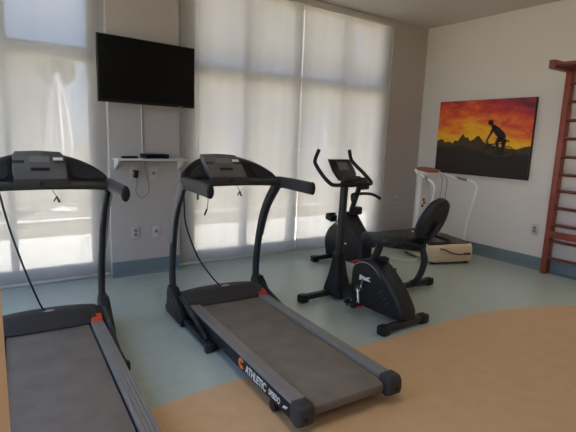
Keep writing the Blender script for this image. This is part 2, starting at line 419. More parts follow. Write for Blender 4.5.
def treadmill_marks(t):
    # printed on the left side skirt, reading from the front towards the rear
    X = -.3275
    def place(y, z): return Matrix.Translation((X, y, z)) @ Matrix(((0, 0, -1, 0), (-1, 0, 0, 0), (0, 1, 0, 0), (0, 0, 0, 1)))
    a = MB()
    ring = [(math.cos(q), math.sin(q)) for q in [math.radians(40+28*k) for k in range(11)]]
    poly = [(.040*c, .032*s) for c, s in ring] + [(.014*c, .010*s) for c, s in ring[::-1]]
    a.prism([(.60-u, .100+v) for u, v in poly], 'x', X-.001, X+.001); a.build('emblem', M['orangeprint'], t)['label'] = 'orange round emblem on the side'
    text('lettering', 'ATHLETIC', .066, .0006, M['whiteprint'], t, place(.545, .072), shear=.12, sx=.80, off=.0022)
    text('lettering', 'SPEEDO', .046, .0006, M['whiteprint'], t, place(.275, .080), shear=.1, sx=.72, off=.0012)
    a = MB(); a.prism([(.13+u*.6, .09+v*.9) for u, v in [(.005, -.012), (-.02, .012), (-.085, .018), (-.065, .008), (-.04, .004), (-.055, -.004), (-.03, -.004)]], 'x', X-.001, X+.001); a.build('arrow_mark', M['whiteprint'], t)
t2 = treadmill((1.51, 1.56, 0), -.045, 'dark grey treadmill in the middle with white lettering along its side, seen whole', -.075, M['red'], [(-.362, 1.50, 1.02), (-.355, 1.52, .93), (-.33, 1.55, .75), (-.23, 1.58, .50), (-.11, 1.59, .32), (-.03, 1.595, .228)])
treadmill_marks(t2)
a = MB(); a.tube([(-.26, 1.36, 1.10), (-.245, 1.34, .98), (-.255, 1.33, .90)], .003, 6, smooth=4); k = a.build('hanging_cord', M['cord'], t2)
a = MB(); a.box((-.265, 1.33, .88), (.012, .014, .05), .004, RY(.4)); a.build('plug', M['cord'], k)
t1 = treadmill((.255, 1.63, 0), -.045, 'dark grey treadmill at the left edge, its belt cut off by the frame', -.005, M['redorange'], [(-.225, 1.50, 1.06), (-.215, 1.51, 1.0), (-.178, 1.53, .80), (-.112, 1.56, .53), (-.04, 1.59, .29), (-.012, 1.595, .228)])

# ------------------------------------------------------------------ upright exercise bike
def bar_foot(name, cx, y, hw, t, m=M['paint_black']):
    a = MB(); a.bx(cx-hw, cx+hw, y-.03, y+.03, .018, .068, .012); o = a.build(name, m, t)
    for s in (-1, 1):
        a = MB(); a.box((cx+s*(hw-.025), y, .037), (.085, .078, .074), .015); a.build('rubber_foot', M['black'], o)
    return o
def fin_mark(x, y, z, s, parent):
    a = MB(); a.prism([(y+u*s, z+v*s) for u, v in [(.055, -.02), (.05, .018), (-.005, .008), (-.05, .022), (-.03, .003), (-.055, -.012), (.0, -.012)]], 'x', x-.0012, x+.001); a.build('wing_mark', M['whiteprint'], parent)['label'] = 'white wing-shaped mark'
def housing(prof, hw, bulge, m, t):
    """shell with a domed rim: profile (y,z) scaled inwards on the outer sides"""
    cy = sum(p[0] for p in prof)/len(prof); cz = sum(p[1] for p in prof)/len(prof)
    rings = []
    for x, k in [(-hw, .80), (-hw*.97, .90), (-hw*.8, .965), (-hw*.5, 1), (hw*.5, 1), (hw*.8, .965), (hw*.97, .90), (hw, .80)]:
        rings.append([(x, cy+(y-cy)*k, max(.02, cz+(z-cz)*k)) for y, z in prof])
    a = MB(); a.loft(rings); return a.build('housing', m, t, angle=50)
def pedal(c, t, reflector=True, w=.09):
    a = MB(); a.box(c, (w, .10, .025), .006); a.box((c[0], c[1]+.04, c[2]+.012), (w, .018, .012), .003); a.box((c[0], c[1]-.04, c[2]+.012), (w, .018, .012), .003)
    o = a.build('pedal', M['black'], t)
    if reflector:
        a = MB(); a.box((c[0], c[1]-.052, c[2]), (w*.6, .006, .018), .002); a.build('reflector', M['red'], o)['label'] = 'red reflector'
    return o
ub = empty('upright_exercise_bike', (2.665, 2.62, 0), .03, 'black upright exercise bike with horned handlebar, between treadmill and seated bike', 'exercise bike')
bar_foot('front_stabiliser', -.075, .43, .31, ub); bar_foot('rear_stabiliser', -.035, -.415, .25, ub)
a = MB(); a.tube([(-.03, .43, .06), (0, .2, .07), (0, -.2, .07), (-.01, -.42, .055)], .03, 10); a.build('base_beam', M['paint_black'], ub)
a = MB(); a.loft([[(x*w, .39+y*d, z) for x, y in [(-1, -1), (-.6, -1.25), (.6, -1.25), (1, -1), (1, 1), (.6, 1.2), (-.6, 1.2), (-1, 1)]] for z, w, d in [(.03, .09, .09), (.10, .083, .085), (.22, .058, .06), (.34, .043, .043), (.42, .037, .037)]]); a.build('post_shroud', M['black'], ub)
a = MB(); a.tube([(0, .39, .2), (0, .385, .6), (0, .37, 1.04)], .036, 14); a.build('handlebar_post', M['paint_black'], ub)
hp = spl2([(.145, .10), (.150, .30), (.13, .385), (.07, .43), (-.02, .462), (-.13, .45), (-.25, .36), (-.36, .25), (-.435, .14), (-.44, .07), (-.38, .05), (.08, .05)], 4)
hs = housing(hp, .088, 0, M['black'], ub)
hl = [(.12, .40), (.06, .437), (-.03, .455), (-.14, .42), (-.25, .30), (-.31, .20)]
a = MB(); a.tube([(-.086+.006*(i > 3), y*.93-.005, z*.93+.01) for i, (y, z) in enumerate(hl)], .006, 6, smooth=6); a.build('trim_line', M['rail'], hs)
for i in range(4):
    a = MB(); a.box((-.088, -.20-.027*i, .235-.022*i), (.006, .052, .011), .002, RX(-.75)); a.build('vent_slot', M['darkgrey'], hs)
fin_mark(-.089, -.03, .30, 1.2, hs)
a = MB(); a.box((-.05, .135, .40), (.07, .05, .018), .004, RX(-.5)); a.build('tab', M['red'], hs)['label'] = 'red tab on the front of the housing'
# cranks and pedals
ax = (.02, .20)
a = MB(); a.lathe([(.001, -.115), (.03, -.113), (.032, -.095), (.036, -.088), (.036, .088), (.032, .095), (.03, .113), (.001, .115)], (0, ax[0], ax[1]), 16, 'x'); a.build('crank_axle', M['chrome'], hs)
a = MB(); a.tube([(-.112, ax[0], ax[1]), (-.125, ax[0]-.03, ax[1]-.11)], .012, 8); a.build('crank', M['chrome'], ub)['label'] = 'chrome crank'
a = MB(); a.tube([(.112, ax[0], ax[1]), (.125, ax[0]-.06, ax[1]+.14)], .011, 8); a.build('crank', M['chrome'], ub)['label'] = 'chrome crank'
pedal((-.18, ax[0]-.03, ax[1]-.115), ub); a = MB(); a.tube([(-.12, ax[0]-.03, ax[1]-.112), (-.235, ax[0]-.03, ax[1]-.112)], .009, 8); a.box((-.20, ax[0]+.03, ax[1]-.095), (.07, .012, .03), .003); a.build('pedal_spindle', M['chrome'], ub)
pedal((.18, ax[0]-.06, ax[1]+.14), ub)
a = MB(); a.box((-.094, ax[0]-.02, ax[1]+.04), (.006, .02, .12), .003, RX(.15)); a.build('crank_guard', M['chrome'], hs)
# seat post, knob, saddle
a = MB(); a.tube([(0, -.02, .42), (0, -.10, .61)], [.034, .03], 14); a.build('seat_post', M['paint_black'], ub)
a = MB(); a.tube([(0, -.065, .49), (0.02, -.12, .475)], .012, 8); a.lathe([(.001, -.03), (.022, -.028), (.026, 0), (.022, .022), (.001, .024)], (.02, -.13, .475), 14, 'y'); a.build('adjusting_knob', M['black'], ub)
rings = []
for y, w, zt, zb in [(.105, .018, .648, .628), (.09, .034, .662, .618), (.03, .046, .672, .612), (-.05, .066, .680, .604), (-.12, .105, .690, .60), (-.19, .132, .697, .602), (-.235, .128, .700, .608), (-.265, .09, .692, .62), (-.275, .05, .68, .635)]:
    n = 16; rings.append([(w*math.copysign(abs(math.cos(2*PI*k/n))**.6, math.cos(2*PI*k/n)), y, (zt+zb)/2 + (zt-zb)/2*math.copysign(abs(math.sin(2*PI*k/n))**.7, math.sin(2*PI*k/n))) for k in range(n)])
a = MB(); a.loft(rings); a.build('saddle', M['vinylseat'], ub, angle=60)
# handlebar with horns
def horn(s): return [(s*.06, .27, 1.04), (s*.20, .27, 1.04), (s*.24, .29, 1.055), (s*.25, .38, 1.115), (s*.232, .50, 1.20), (s*.212, .53, 1.245), (s*.18, .525, 1.325)]
a = MB(); a.tube([(p[0], p[1], p[2]) for p in horn(-1)[::-1]] + horn(1), .0165, 12, smooth=5); hb = a.build('handlebar', M['softblack'], ub)
a = MB(); a.box((0, .325, 1.042), (.07, .14, .05), .012); a.build('handlebar_clamp', M['black'], ub)
pts = [(-.10, 1.07), (.10, 1.07), (.128, 1.13), (.12, 1.245), (-.12, 1.245), (-.128, 1.14)]
def tl(x, z, d): return (x, .30+(z-1.05)*.75+d, z)
a = MB(); a.loft([[tl(x*.93, 1.165+(z-1.165)*.95, .0) for x, z in pts], [tl(x, z, .008) for x, z in pts], [tl(x, z, .03) for x, z in pts], [tl(x*.8, 1.165+(z-1.165)*.8, .06) for x, z in pts]]); cn = a.build('console', M['black'], ub)
a = MB(); a.loft([[tl(x, z, d) for x, z in [(-.06, 1.155), (.06, 1.155), (.06, 1.225), (-.06, 1.225)]] for d in (.003, -.0025)]); a.build('display', M['lcd'] if False else mat('lcd_dark', rgb(58, 52, 52), .3), cn)
a = MB(); a.loft([[tl(x, z, d) for x, z in [(.0, 1.165), (.05, 1.165), (.05, 1.18), (.0, 1.18)]] for d in (.0, -.0045)]); a.build('indicator', mat('dull_red', rgb(130, 45, 50), .4), cn)
a = MB(); a.tube([(-.10, .295, 1.085), (.10, .295, 1.085)], .026, 12); a.build('pulse_grip', M['hood'], ub)

# ------------------------------------------------------------------ recumbent exercise bike
rb = empty('recumbent_exercise_bike', (3.47, 3.45, 0), 0, 'black seated exercise bike with a padded backrest, nearest the corner', 'exercise bike')
bar_foot('front_stabiliser', 0, .62, .28, rb); bar_foot('rear_stabiliser', 0, -.61, .28, rb)
hp = spl2([(.05, .07), (.02, .2), (.04, .33), (.13, .44), (.22, .53), (.30, .61), (.36, .62), (.42, .55), (.52, .47), (.63, .38), (.69, .25), (.66, .10), (.6, .06)], 4)
hs = housing(hp, .09, 0, M['black'], rb)
fin_mark(-.0905, .30, .27, .7, hs)
a = MB(); a.tube([(0, .62, .05), (0, .3, .07), (0, .1, .12)], .03, 10); a.build('base_beam', M['paint_black'], rb)
a = MB(); a.tube([(0, .34, .58), (0, .29, .72), (0, .22, .90)], .03, 12); a.build('console_post', M['paint_black'], rb)
a = MB(); a.box((.02, .27, .645), (.12, .10, .09), .018); a.build('tension_housing', M['black'], rb)
a = MB(); a.box((0, .18, .955), (.17, .05, .14), .02, RX(-.45)); cn = a.build('console', M['black'], rb)
a = MB(); a.box((0, .158, .965), (.12, .008, .085), .003, RX(-.45)); a.build('display', M['darkgrey'], cn)
for s in (-1, 1):
    a = MB(); a.tube([(0, .25, .83), (s*.07, .22, .84), (s*.15, .16, .835), (s*.20, .10, .80), (s*.21, .085, .79)], .0165, 12, smooth=5); a.build('handlebar', M['softblack'], rb)
axr = (.33, .40)
a = MB(); a.lathe([(.001, -.115), (.035, -.113), (.038, -.088), (.038, .088), (.035, .113), (.001, .115)], (0, *axr), 16, 'x'); a.build('crank_axle', M['chrome'], hs)
a = MB(); a.tube([(-.112, *axr), (-.125, axr[0]+.12, axr[1]+.14)], .012, 8); a.build('crank', M['chrome'], rb)['label'] = 'chrome crank'
a = MB(); a.tube([(.112, *axr), (.125, axr[0]-.07, axr[1]-.15)], .012, 8); a.build('crank', M['chrome'], rb)['label'] = 'chrome crank'
for c in ((-.175, axr[0]+.125, axr[1]+.15), (.175, axr[0]-.07, axr[1]-.15)):
    a = MB(); a.box(c, (.09, .11, .075), .012, RX(.15)); a.box((c[0], c[1], c[2]+.042), (.1, .05, .018), .006); a.build('pedal', M['black'], rb)
a = MB(); a.tube([(0, .12, .28), (0, -.2, .37), (0, -.72, .425)], 1, 12, flat=(.03, .04)); a.build('seat_beam', M['paint_black'], rb)
a = MB(); a.tube([(0, -.70, .42), (0, -.735, .32), (0, -.715, .20), (0, -.66, .09), (0, -.60, .045)], 1, 12, smooth=6, flat=(.026, .034)); a.build('rear_leg', M['paint_black'], rb)
a = MB(); a.box((0, -.50, .435), (.20, .34, .05), .012); a.box((-.10, -.44, .42), (.05, .12, .06), .012); a.build('seat_carriage', M['black'], rb)
a = MB(); a.tube([(-.1, -.46, .43), (-.24, -.40, .43)], .011, 8); a.tube([(-.22, -.41, .43), (-.30, -.37, .43)], .015, 8); a.build('adjusting_lever', M['darkgrey'], rb)
rings = []
for y, w, zt, zb in [(-.26, .08, .505, .48), (-.275, .15, .522, .468), (-.33, .185, .53, .462), (-.46, .20, .527, .46), (-.62, .195, .53, .46), (-.67, .17, .525, .465), (-.685, .12, .512, .475)]:
    n = 16; rings.append([(w*math.copysign(abs(math.cos(2*PI*k/n))**.5, math.cos(2*PI*k/n)), y, (zt+zb)/2 + (zt-zb)/2*math.copysign(abs(math.sin(2*PI*k/n))**.7, math.sin(2*PI*k/n))) for k in range(n)])
a = MB(); a.loft(rings); a.build('seat', M['vinylseat'], rb, angle=60)
# backrest: tapered padded oval leaning back
o2 = [(w*.165, h) for w, h in []]
outline = spl2([(0, 0), (.13, .02), (.178, .12), (.172, .25), (.12, .385), (.05, .43), (0, .437), (-.05, .43), (-.12, .385), (-.172, .25), (-.178, .12), (-.13, .02)], 4)
def bk(x, h, d): return (x*.90, -.70 - h*.42 + d*.92, .53 + h*.90 + d*.38)
rings = []
for d, k in [(-.05, .70), (-.046, .84), (-.03, .95), (0, 1.0), (.03, .97), (.045, .88), (.052, .72), (.048, .4)]:
    rings.append([bk(x*k, .215+(h-.215)*k, d) for x, h in outline])
a = MB(); a.loft(rings); bkr = a.build('backrest', M['vinylseat'], rb, angle=60)
a = MB(); a.tube([(0, -.62, .44), (0, -.77, .50), (0, -.86, .70)], 1, 10, flat=(.03, .014)); a.build('backrest_bracket', M['paint_black'], rb)
for s in (-1, 1):
    a = MB(); a.tube([(s*.02, -.74, .475), (s*.16, -.84, .49), (s*.245, -.80, .50), (s*.255, -.55, .515), (s*.255, -.36, .53)], .015, 12, smooth=5); a.build('side_handle', M['softblack'], rb)

# ------------------------------------------------------------------ vibration platform
vp = empty('vibration_platform', (4.745, 3.55, 0), -.3, 'cream vibration platform with white column and handrails, in the room corner', 'exercise machine')
def rrect(w, d, r, n=5):
    out = []
    for cx, cy, a0 in [(w-r, d-r, 0), (-w+r, d-r, 90), (-w+r, -d+r, 180), (w-r, -d+r, 270)]:
        for k in range(n+1):
            q = math.radians(a0+90*k/n); out.append((cx+r*math.cos(q), cy+r*math.sin(q)))
    return out
a = MB(); a.loft([[(x, y, z) for x, y in rrect(w, d, r)] for z, w, d, r in [(.03, .285, .345, .08), (.045, .30, .36, .09), (.15, .302, .362, .09), (.215, .297, .357, .09), (.235, .285, .345, .085), (.242, .26, .32, .08)]]); a.build('base', M['cream'], vp, angle=50)
a = MB(); a.loft([[(x, y-.03, z) for x, y in rrect(w, d, .06)] for z, w, d in [(.235, .262, .29), (.252, .262, .29), (.257, .255, .283)]]); a.build('foot_mat', M['mat'], vp)
for sx in (-1, 1):
    for sy in (-1, 1):
        a = MB(); a.lathe([(.03, 0), (.034, .01), (.03, .035)], (sx*.23, sy*.28, 0), 14); a.build('rubber_foot', M['black'], vp)
a = MB(); a.loft([[(x-.06, .30+y, z) for x, y in rrect(w, d, .03)] for z, w, d in [(.18, .10, .055), (.4, .085, .045), (.95, .07, .04), (1.03, .075, .045)]]); cl = a.build('column', M['white'], vp)
for k, zz in enumerate((.62, .70, .66)):
    a = MB(); a.box((-.08+.012*k, .262-.006*(zz > .6), zz), (.03, .004, .035), .001); a.build('decal', M['brown'] if k < 2 else M['red'], cl)
a = MB(); a.loft([[(-.06+1.2*r*math.cos(2*PI*k/28), .235+r*math.sin(2*PI*k/28)*.9, z + .03*math.sin(2*PI*k/28)) for k in range(28)] for z, r in [(1.01, .10), (1.025, .13), (1.065, .145), (1.085, .14), (1.085, .126)]]); cs = a.build('console', M['white'], vp)
a = MB(); a.loft([[(-.06+1.2*r*math.cos(2*PI*k/28), .235+r*math.sin(2*PI*k/28)*.9, z + .03*math.sin(2*PI*k/28)) for k in range(28)] for z, r in [(1.075, .127), (1.088, .127)]]); a.build('panel', mat('console_brown', rgb(150, 92, 68), .4, noise=(8, .2)), cs)
a = MB(); a.ball((-.01, .22, 1.086), .03, 12, (1.3, 1, .2)); a.build('button', M['redorange'], cs)
for s in (-1, 1):
    a = MB(); a.tube([(s*.06-.06, .27, 1.03), (s*.15-.04, .20, 1.035), (s*.25, -.02, 1.0), (s*.292, -.17, .985), (s*.297, -.25, .94), (s*.295, -.27, .86), (s*.28, -.19, .50), (s*.275, -.17, .30), (s*.275, -.17, .19)], .0125, 12, smooth=6); a.build('handrail', M['railwhite'], vp)
    a = MB(); a.tube([(s*.215, .06, 1.014), (s*.25, -.02, 1.001), (s*.275, -.11, .99)], .0155, 10); a.build('hand_sensor', M['greycord'], vp)
a = MB(); a.tube([(.06, .13, 1.04), (.07, .10, .98), (.05, .08, .8), (.0, .05, .5), (-.05, .0, .25), (-.06, -.02, .22)], .004, 6, smooth=5); a.tube([(.10, .14, 1.04), (.14, .10, .97), (.12, .08, .75), (.05, .02, .4), (.02, -.02, .22)], .004, 6, smooth=5); a.build('stretch_cord', M['greycord'], vp)
a = MB(); a.tube([(-.20, -.364, .20), (-.14, -.368, .19), (-.05, -.37, .15), (.06, -.37, .125), (.17, -.368, .128), (.20, -.366, .13)], .008, 6, smooth=5); a.box((.18, -.366, .128), (.09, .012, .026), .004); a.build('strap', M['brown'], vp)['label'] = 'brown strap along the front edge'
a = MB(); a.tube([(-.30, -.10, .06), (-.40, -.14, .012), (-.55, -.05, .008), (-.62, .05, .008)], .006, 6, smooth=5); a.build('power_cord', M['white'], vp)

# ------------------------------------------------------------------ wall bars
wbz = [2.1, 1.91, 1.715, 1.52, 1.325, 1.13, .95, .76, .57, .385, .19]
lb = empty('wall_bars', (5.30, 2.02, 0), 0, 'reddish wooden wall bars standing against the right wall, beside the painting', 'wall bars')
for y in (.46, -.46):
    a = MB(); a.bx(-.03, .07, y-.03, y+.03, 0, 2.24, .006); a.build('upright', M['wood'], lb)
    a = MB(); a.bx(-.40, .08, y-.028, y+.034, 2.215, 2.30, .006); a.build('top_arm', M['wooddark'], lb)
for z in wbz:
    a = MB(); a.tube([(.0, .44, z), (.0, -.44, z)], 1, 12, flat=(.022, .017), up=(1, 0, 0)); a.build('rung', M['wooddark'], lb)
a = MB(); a.bx(-.03, .0, -.435, .435, .425, .50, .005); a.build('board', M['wood'], lb)
a = MB(); a.tube([(-.35, .47, 2.258), (-.35, -.47, 2.258)], .018, 12); a.build('pull_up_bar', M['wooddark'], lb)
a = MB(); a.bx(.0, .03, -.44,   .44, 2.215, 2.30, .005); a.build('top_rail', M['wooddark'], lb)

# ------------------------------------------------------------------ painting
def paint_mat():
    m = bpy.data.materials.new('sunset_print'); m.use_nodes = True; nt = m.node_tree; b = nt.nodes['Principled BSDF']; b.inputs['Roughness'].default_value = .6
    tc = nt.nodes.new('ShaderNodeTexCoord'); sp = nt.nodes.new('ShaderNodeSeparateXYZ'); nt.links.new(tc.outputs['Object'], sp.inputs[0])
    mp = nt.nodes.new('ShaderNodeMapping'); mp.inputs['Scale'].default_value = (1, 1.6, 4.0); nt.links.new(tc.outputs['Object'], mp.inputs[0])
    n = nt.nodes.new('ShaderNodeTexNoise'); n.inputs['Scale'].default_value = 2.6; n.inputs['Detail'].default_value = 5; n.inputs['Distortion'].default_value = .6
    nt.links.new(mp.outputs[0], n.inputs['Vector'])
    # printed colour: height in the picture, plus clouds, minus distance from the bright spot at left
    def mth(op, a, bb):
        k = nt.nodes.new('ShaderNodeMath'); k.operation = op
        for i, v in enumerate((a, bb)):
            if isinstance(v, (int, float)): k.inputs[i].default_value = v
            else: nt.links.new(v, k.inputs[i])
        return k.outputs[0]
    dy = mth('ABSOLUTE', mth('SUBTRACT', sp.outputs['Y'], .18), 0)
    v = mth('ADD', mth('MULTIPLY', mth('ADD', sp.outputs['Z'], .01), 1.3), mth('MULTIPLY', dy, .42))
    v = mth('ADD', v, mth('MULTIPLY', mth('SUBTRACT', n.outputs['Fac'], .5), 1.0))
    r = nt.nodes.new('ShaderNodeValToRGB'); cr = r.color_ramp
    cols = [(0, (255, 200, 24)), (.18, (255, 182, 26)), (.36, (248, 128, 30)), (.56, (226, 76, 44)), (.74, (190, 46, 54)), (1, (112, 34, 46))]
    cr.elements[0].position = 0; cr.elements[0].color = rgb(*cols[0][1]); cr.elements[1].position = 1; cr.elements[1].color = rgb(*cols[-1][1])
    for p, c in cols[1:-1]: e = cr.elements.new(p); e.color = rgb(*c)
    nt.links.new(v, r.inputs[0]); nt.links.new(r.outputs[0], b.inputs['Base Color'])
    return m
py0, py1, pz0, pz1 = 2.825, 4.145, 1.03, 1.988
pc = ((py0+py1)/2, (pz0+pz1)/2); hw, hh = (py1-py0)/2, (pz1-pz0)/2
pt = empty('canvas_painting', (W-.04, pc[0], pc[1]), 0, 'wide sunset canvas with a cyclist silhouette above mountains, on the right wall', 'painting')
a = MB(); a.bx(0, .038, -hw, hw, -hh, hh, .003); a.build('canvas', M['canvas_edge'], pt)
a = MB(); a.bx(-.0015, .001, -hw+.004, hw-.004, -hh+.004, hh-.004); a.build('picture', paint_mat(), pt)
# in the picture, u runs from its left (+y) edge to the right
def pp(u, v): return (hw - .004 - u*(2*hw-.008), hh - .004 - v*(2*hh-.008))
ridge = [(0, .55), (.03, .535), (.06, .52), (.10, .57), (.15, .555), (.19, .58), (.22, .535), (.25, .55), (.285, .475), (.305, .445), (.335, .50), (.36, .49), (.39, .54), (.43, .515), (.455, .48), (.48, .465), (.505, .50), (.54, .55), (.60, .58), (.68, .60), (.75, .615), (.82, .625), (.88, .63), (.94, .60), (1, .585)]
a = MB(); a.prism([pp(*q) for q in ridge] + [pp(1, .85), pp(0, .85)], 'x', -.0022, -.0012); a.build('mountain_print', M['mount'], pt)
near = [(0, .60), (.06, .625), (.14, .64), (.22, .62), (.30, .60), (.36, .63), (.45, .66), (.55, .69), (.62, .72), (.70, .735), (.78, .725), (.86, .70), (.93, .69), (1, .69)]
a = MB(); a.prism([pp(*q) for q in near] + [pp(1, 1), pp(0, 1)], 'x', -.0029, -.0013); a.build('ground_print', M['ground_dark'], pt)
# cyclist silhouette, lying in the picture plane
cy = MB()
def pol(pts): cy.prism([pp(*q) for q in pts], 'x', -.0036, -.0014)
def stroke(p, q, w0, w1=None):
    w1 = w1 or w0; P, Q = Vector(pp(*p)), Vector(pp(*q)); d = (Q-P).normalized(); n = Vector((-d.y, d.x))
    cy.prism([tuple(P+n*w0), tuple(Q+n*w1), tuple(Q-n*w1), tuple(P-n*w0)], 'x', -.0036, -.0014)
def wheel(u, v, r):
    c = Vector(pp(u, v)); n = 28
    for k in range(n):
        q0, q1 = 2*PI*k/n, 2*PI*(k+1)/n
        cy.prism([tuple(c+Vector((math.cos(q), math.sin(q)))*rr) for q, rr in ((q0, r), (q1, r), (q1, r-.012), (q0, r-.012))], 'x', -.0036, -.0014)
pol([(.565, .285), (.58, .262), (.605, .262), (.622, .285), (.62, .315), (.60, .332), (.582, .33), (.57, .312)])       # head and cap
pol([(.612, .31), (.655, .335), (.70, .375), (.745, .43), (.762, .48), (.735, .52), (.69, .50), (.655, .455), (.625, .40), (.603, .345)])  # back
stroke((.628, .37), (.60, .45), .018, .014); stroke((.60, .45), (.567, .535), .014, .009)                                 # arm
stroke((.735, .495), (.672, .53), .036, .028); stroke((.672, .53), (.698, .66), .024, .013); stroke((.745, .50), (.742, .60), .034, .022); stroke((.742, .60), (.728, .71), .02, .012)
stroke((.698, .66), (.67, .675), .010)
stroke((.56, .535), (.59, .56), .010); stroke((.578, .545), (.60, .66), .008); stroke((.59, .57), (.70, .70), .008); stroke((.59, .58), (.76, .56), .008); stroke((.70, .70), (.765, .535), .008); stroke((.745, .53), (.80, .53), .008); stroke((.70, .70), (.80, .68), .007)
wheel(.605, .68, .085); wheel(.79, .68, .085)
cy.build('cyclist_print', M['silh'], pt)

# ------------------------------------------------------------------ television, shelf and what is on it
tv = empty('television', (1.375, 4.35, 1.955), .085, 'black flat television mounted on the pillar between the windows', 'television')
a = MB(); a.box((0, 0, 0), (.925, .035, .572), .006); a.box((0, .03, -.02), (.6, .04, .36), .012); a.build('casing', M['bezel'], tv)
a = MB(); a.box((0, -.0175, .006), (.90, .003, .538), .001); a.build('screen', M['screen'], tv)
a = MB(); a.box((0, .092, 0), (.2, .09, .2), .005); a.build('wall_bracket', M['black'], tv)
a = MB(); a.box((.31, -.016, -.279), (.05, .006, .006), .001); a.build('badge', M['greyprint'], tv)
a = MB(); a.tube([(1.345, D-.008, 1.80), (1.345, D-.008, 1.30), (1.35, D-.008, 1.175)], .007, 8); tag(a.build('cable_duct', M['white']), 'thin white cable duct between the television and the shelf', 'cable duct')
sh = empty('wall_shelf', (1.40, D, 1.165), 0, 'narrow white wall shelf under the television', 'shelf')
a = MB(); a.bx(-.335, .335, -.20, -.003, -.012, .006, .003); a.build('board', M['white'], sh)
for x in (-.31, .31):
    a = MB(); a.prism([(-.003, -.012), (-.003, -.10), (-.03, -.10), (-.15, -.03), (-.15, -.012)], 'x', x-.01, x+.01, .003); a.build('bracket', M['white'], sh)
sb = empty('set_top_box', (1.435, 4.385, 1.171), .05, 'black set-top box on the white wall shelf', 'set-top box')
a = MB(); a.box((0, 0, .024), (.235, .15, .04), .006); a.build('casing', M['black'], sb)
a = MB(); a.box((0, -.076, .024), (.21, .003, .026), .001); a.build('front_panel', M['screen'], sb)
for sx in (-1, 1):
    for sy in (-1, 1):
        a = MB(); a.lathe([(.01, 0), (.01, .006)], (sx*.09, sy*.05, 0), 10); a.build('foot', M['black'], sb)
rc = empty('remote_control', (1.19, 4.36, 1.171), .15, 'dark remote control lying on the white wall shelf', 'remote control')
a = MB(); a.box((0, 0, .011), (.15, .042, .02), .006); a.build('body', M['black'], rc)
a = MB()
for k in range(5): a.box((-.05+.025*k, 0, .0215), (.012, .022, .003), .001)
a.build('button', M['darkgrey'], rc)
# sockets
def outlet(c, label, ax='y', holes=2, group='wall sockets'):
    t = empty('wall_socket', c, 0 if ax == 'y' else PI/2*-1, label, 'socket', group)
    a = MB(); a.box((0, -.005, 0), (.078, .010, .122), .004); a.build('plate', M['plate'], t)
    for k in range(holes):
        a = MB(); a.box((0, -.0105, (.022 if k else -.022) if holes > 1 else 0), (.032, .005, .03), .003); a.build('receptacle', M['socket'], t)
    return t
outlet((1.268, D, .435), 'white socket plate low on the pillar, left of two')
outlet((1.475, D, .432), 'white socket plate low on the pillar, right of two', holes=1)
outlet((1.262, D, 1.02), 'white socket plate under the shelf holding a black plug')
outlet((1.455, D, 1.02), 'blank white plate under the shelf, right of the plug', holes=1)
outlet((W, 2.68, .468), 'white socket plate low on the right wall, beside the wall bars', 'x')
outlet((4.985, D, .60), 'white socket plate low on the corner pier, behind the seated bike', holes=1)
pa = empty('power_adapter', (1.275, D-.012, 1.02), 0, 'black plug under the shelf with a looped thin cable', 'power adapter')
a = MB(); a.box((0, -.022, -.005), (.036, .044, .075), .008, RY(.12)); a.build('body', M['black'], pa)
a = MB(); a.tube([(.004, -.03, -.04), (.008, -.028, -.10), (-.005, -.02, -.16), (.02, -.012, -.22), (.07, -.012, -.235), (.12, -.014, -.18), (.12, -.014, -.08), (.095, -.014, .04), (.09, -.016, .125)], .0035, 6, smooth=6); a.build('cable', M['greycord'], pa)

# ------------------------------------------------------------------ outside
struct(MBx(-30, 40, 4.8, 6.75, -.2, -.02).build('terrace', M['paving']))
struct(MBx(-60, 70, 6.75, 70, -.25, -.04).build('lawn', M['lawn']))
struct(MBx(-30, 40, 7.75, 7.9, -.1, .02).build('kerb', M['paving']))
struct(MBx(-60, 70, -60, 4.8, -.25, -.13).build('yard', M['lawn']))
# picket fence
fe = empty('picket_fence', (4, 10.2, -.04), 0, 'white picket fence across the lawn outside the blinds', 'fence')
a = MB(); a.bx(-8, 12, -.02, .02, 1.16, 1.22, .004); a.build('top_rail', M['frame'], fe)
a = MB(); a.bx(-8, 12, -.02, .02, .12, .17, .004); a.build('bottom_rail', M['frame'], fe)
for k in range(41):
    x = -8 + .5*k
    a = MB(); a.bx(x-.02, x+.02, -.015, .015, 0, 1.18, .003); a.build('picket', M['frame'], fe)
# closed parasol
ps = empty('closed_parasol', (1.25, 9, -.04), 0, 'closed white parasol standing outside behind the left blind', 'parasol')
a = MB(); a.lathe([(.24, 0), (.24, .05), (.05, .09), (.03, .1)], (0, 0, 0), 20); a.build('base', M['frame'], ps)
a = MB(); a.tube([(0, 0, .08), (0, 0, 2.45)], .022, 10); a.build('pole', M['bark'], ps)
rings = []
for z, r in [(1.0, .16), (1.15, .19), (1.5, .165), (1.9, .12), (2.25, .06), (2.42, .03)]:
    rings.append([((r+.22*r*math.cos(8*q))*math.cos(q), (r+.22*r*math.cos(8*q))*math.sin(q), z) for q in [2*PI*k/32 for k in range(32)]])
a = MB(); a.loft(rings); a.build('canopy', M['fabricw'], ps)
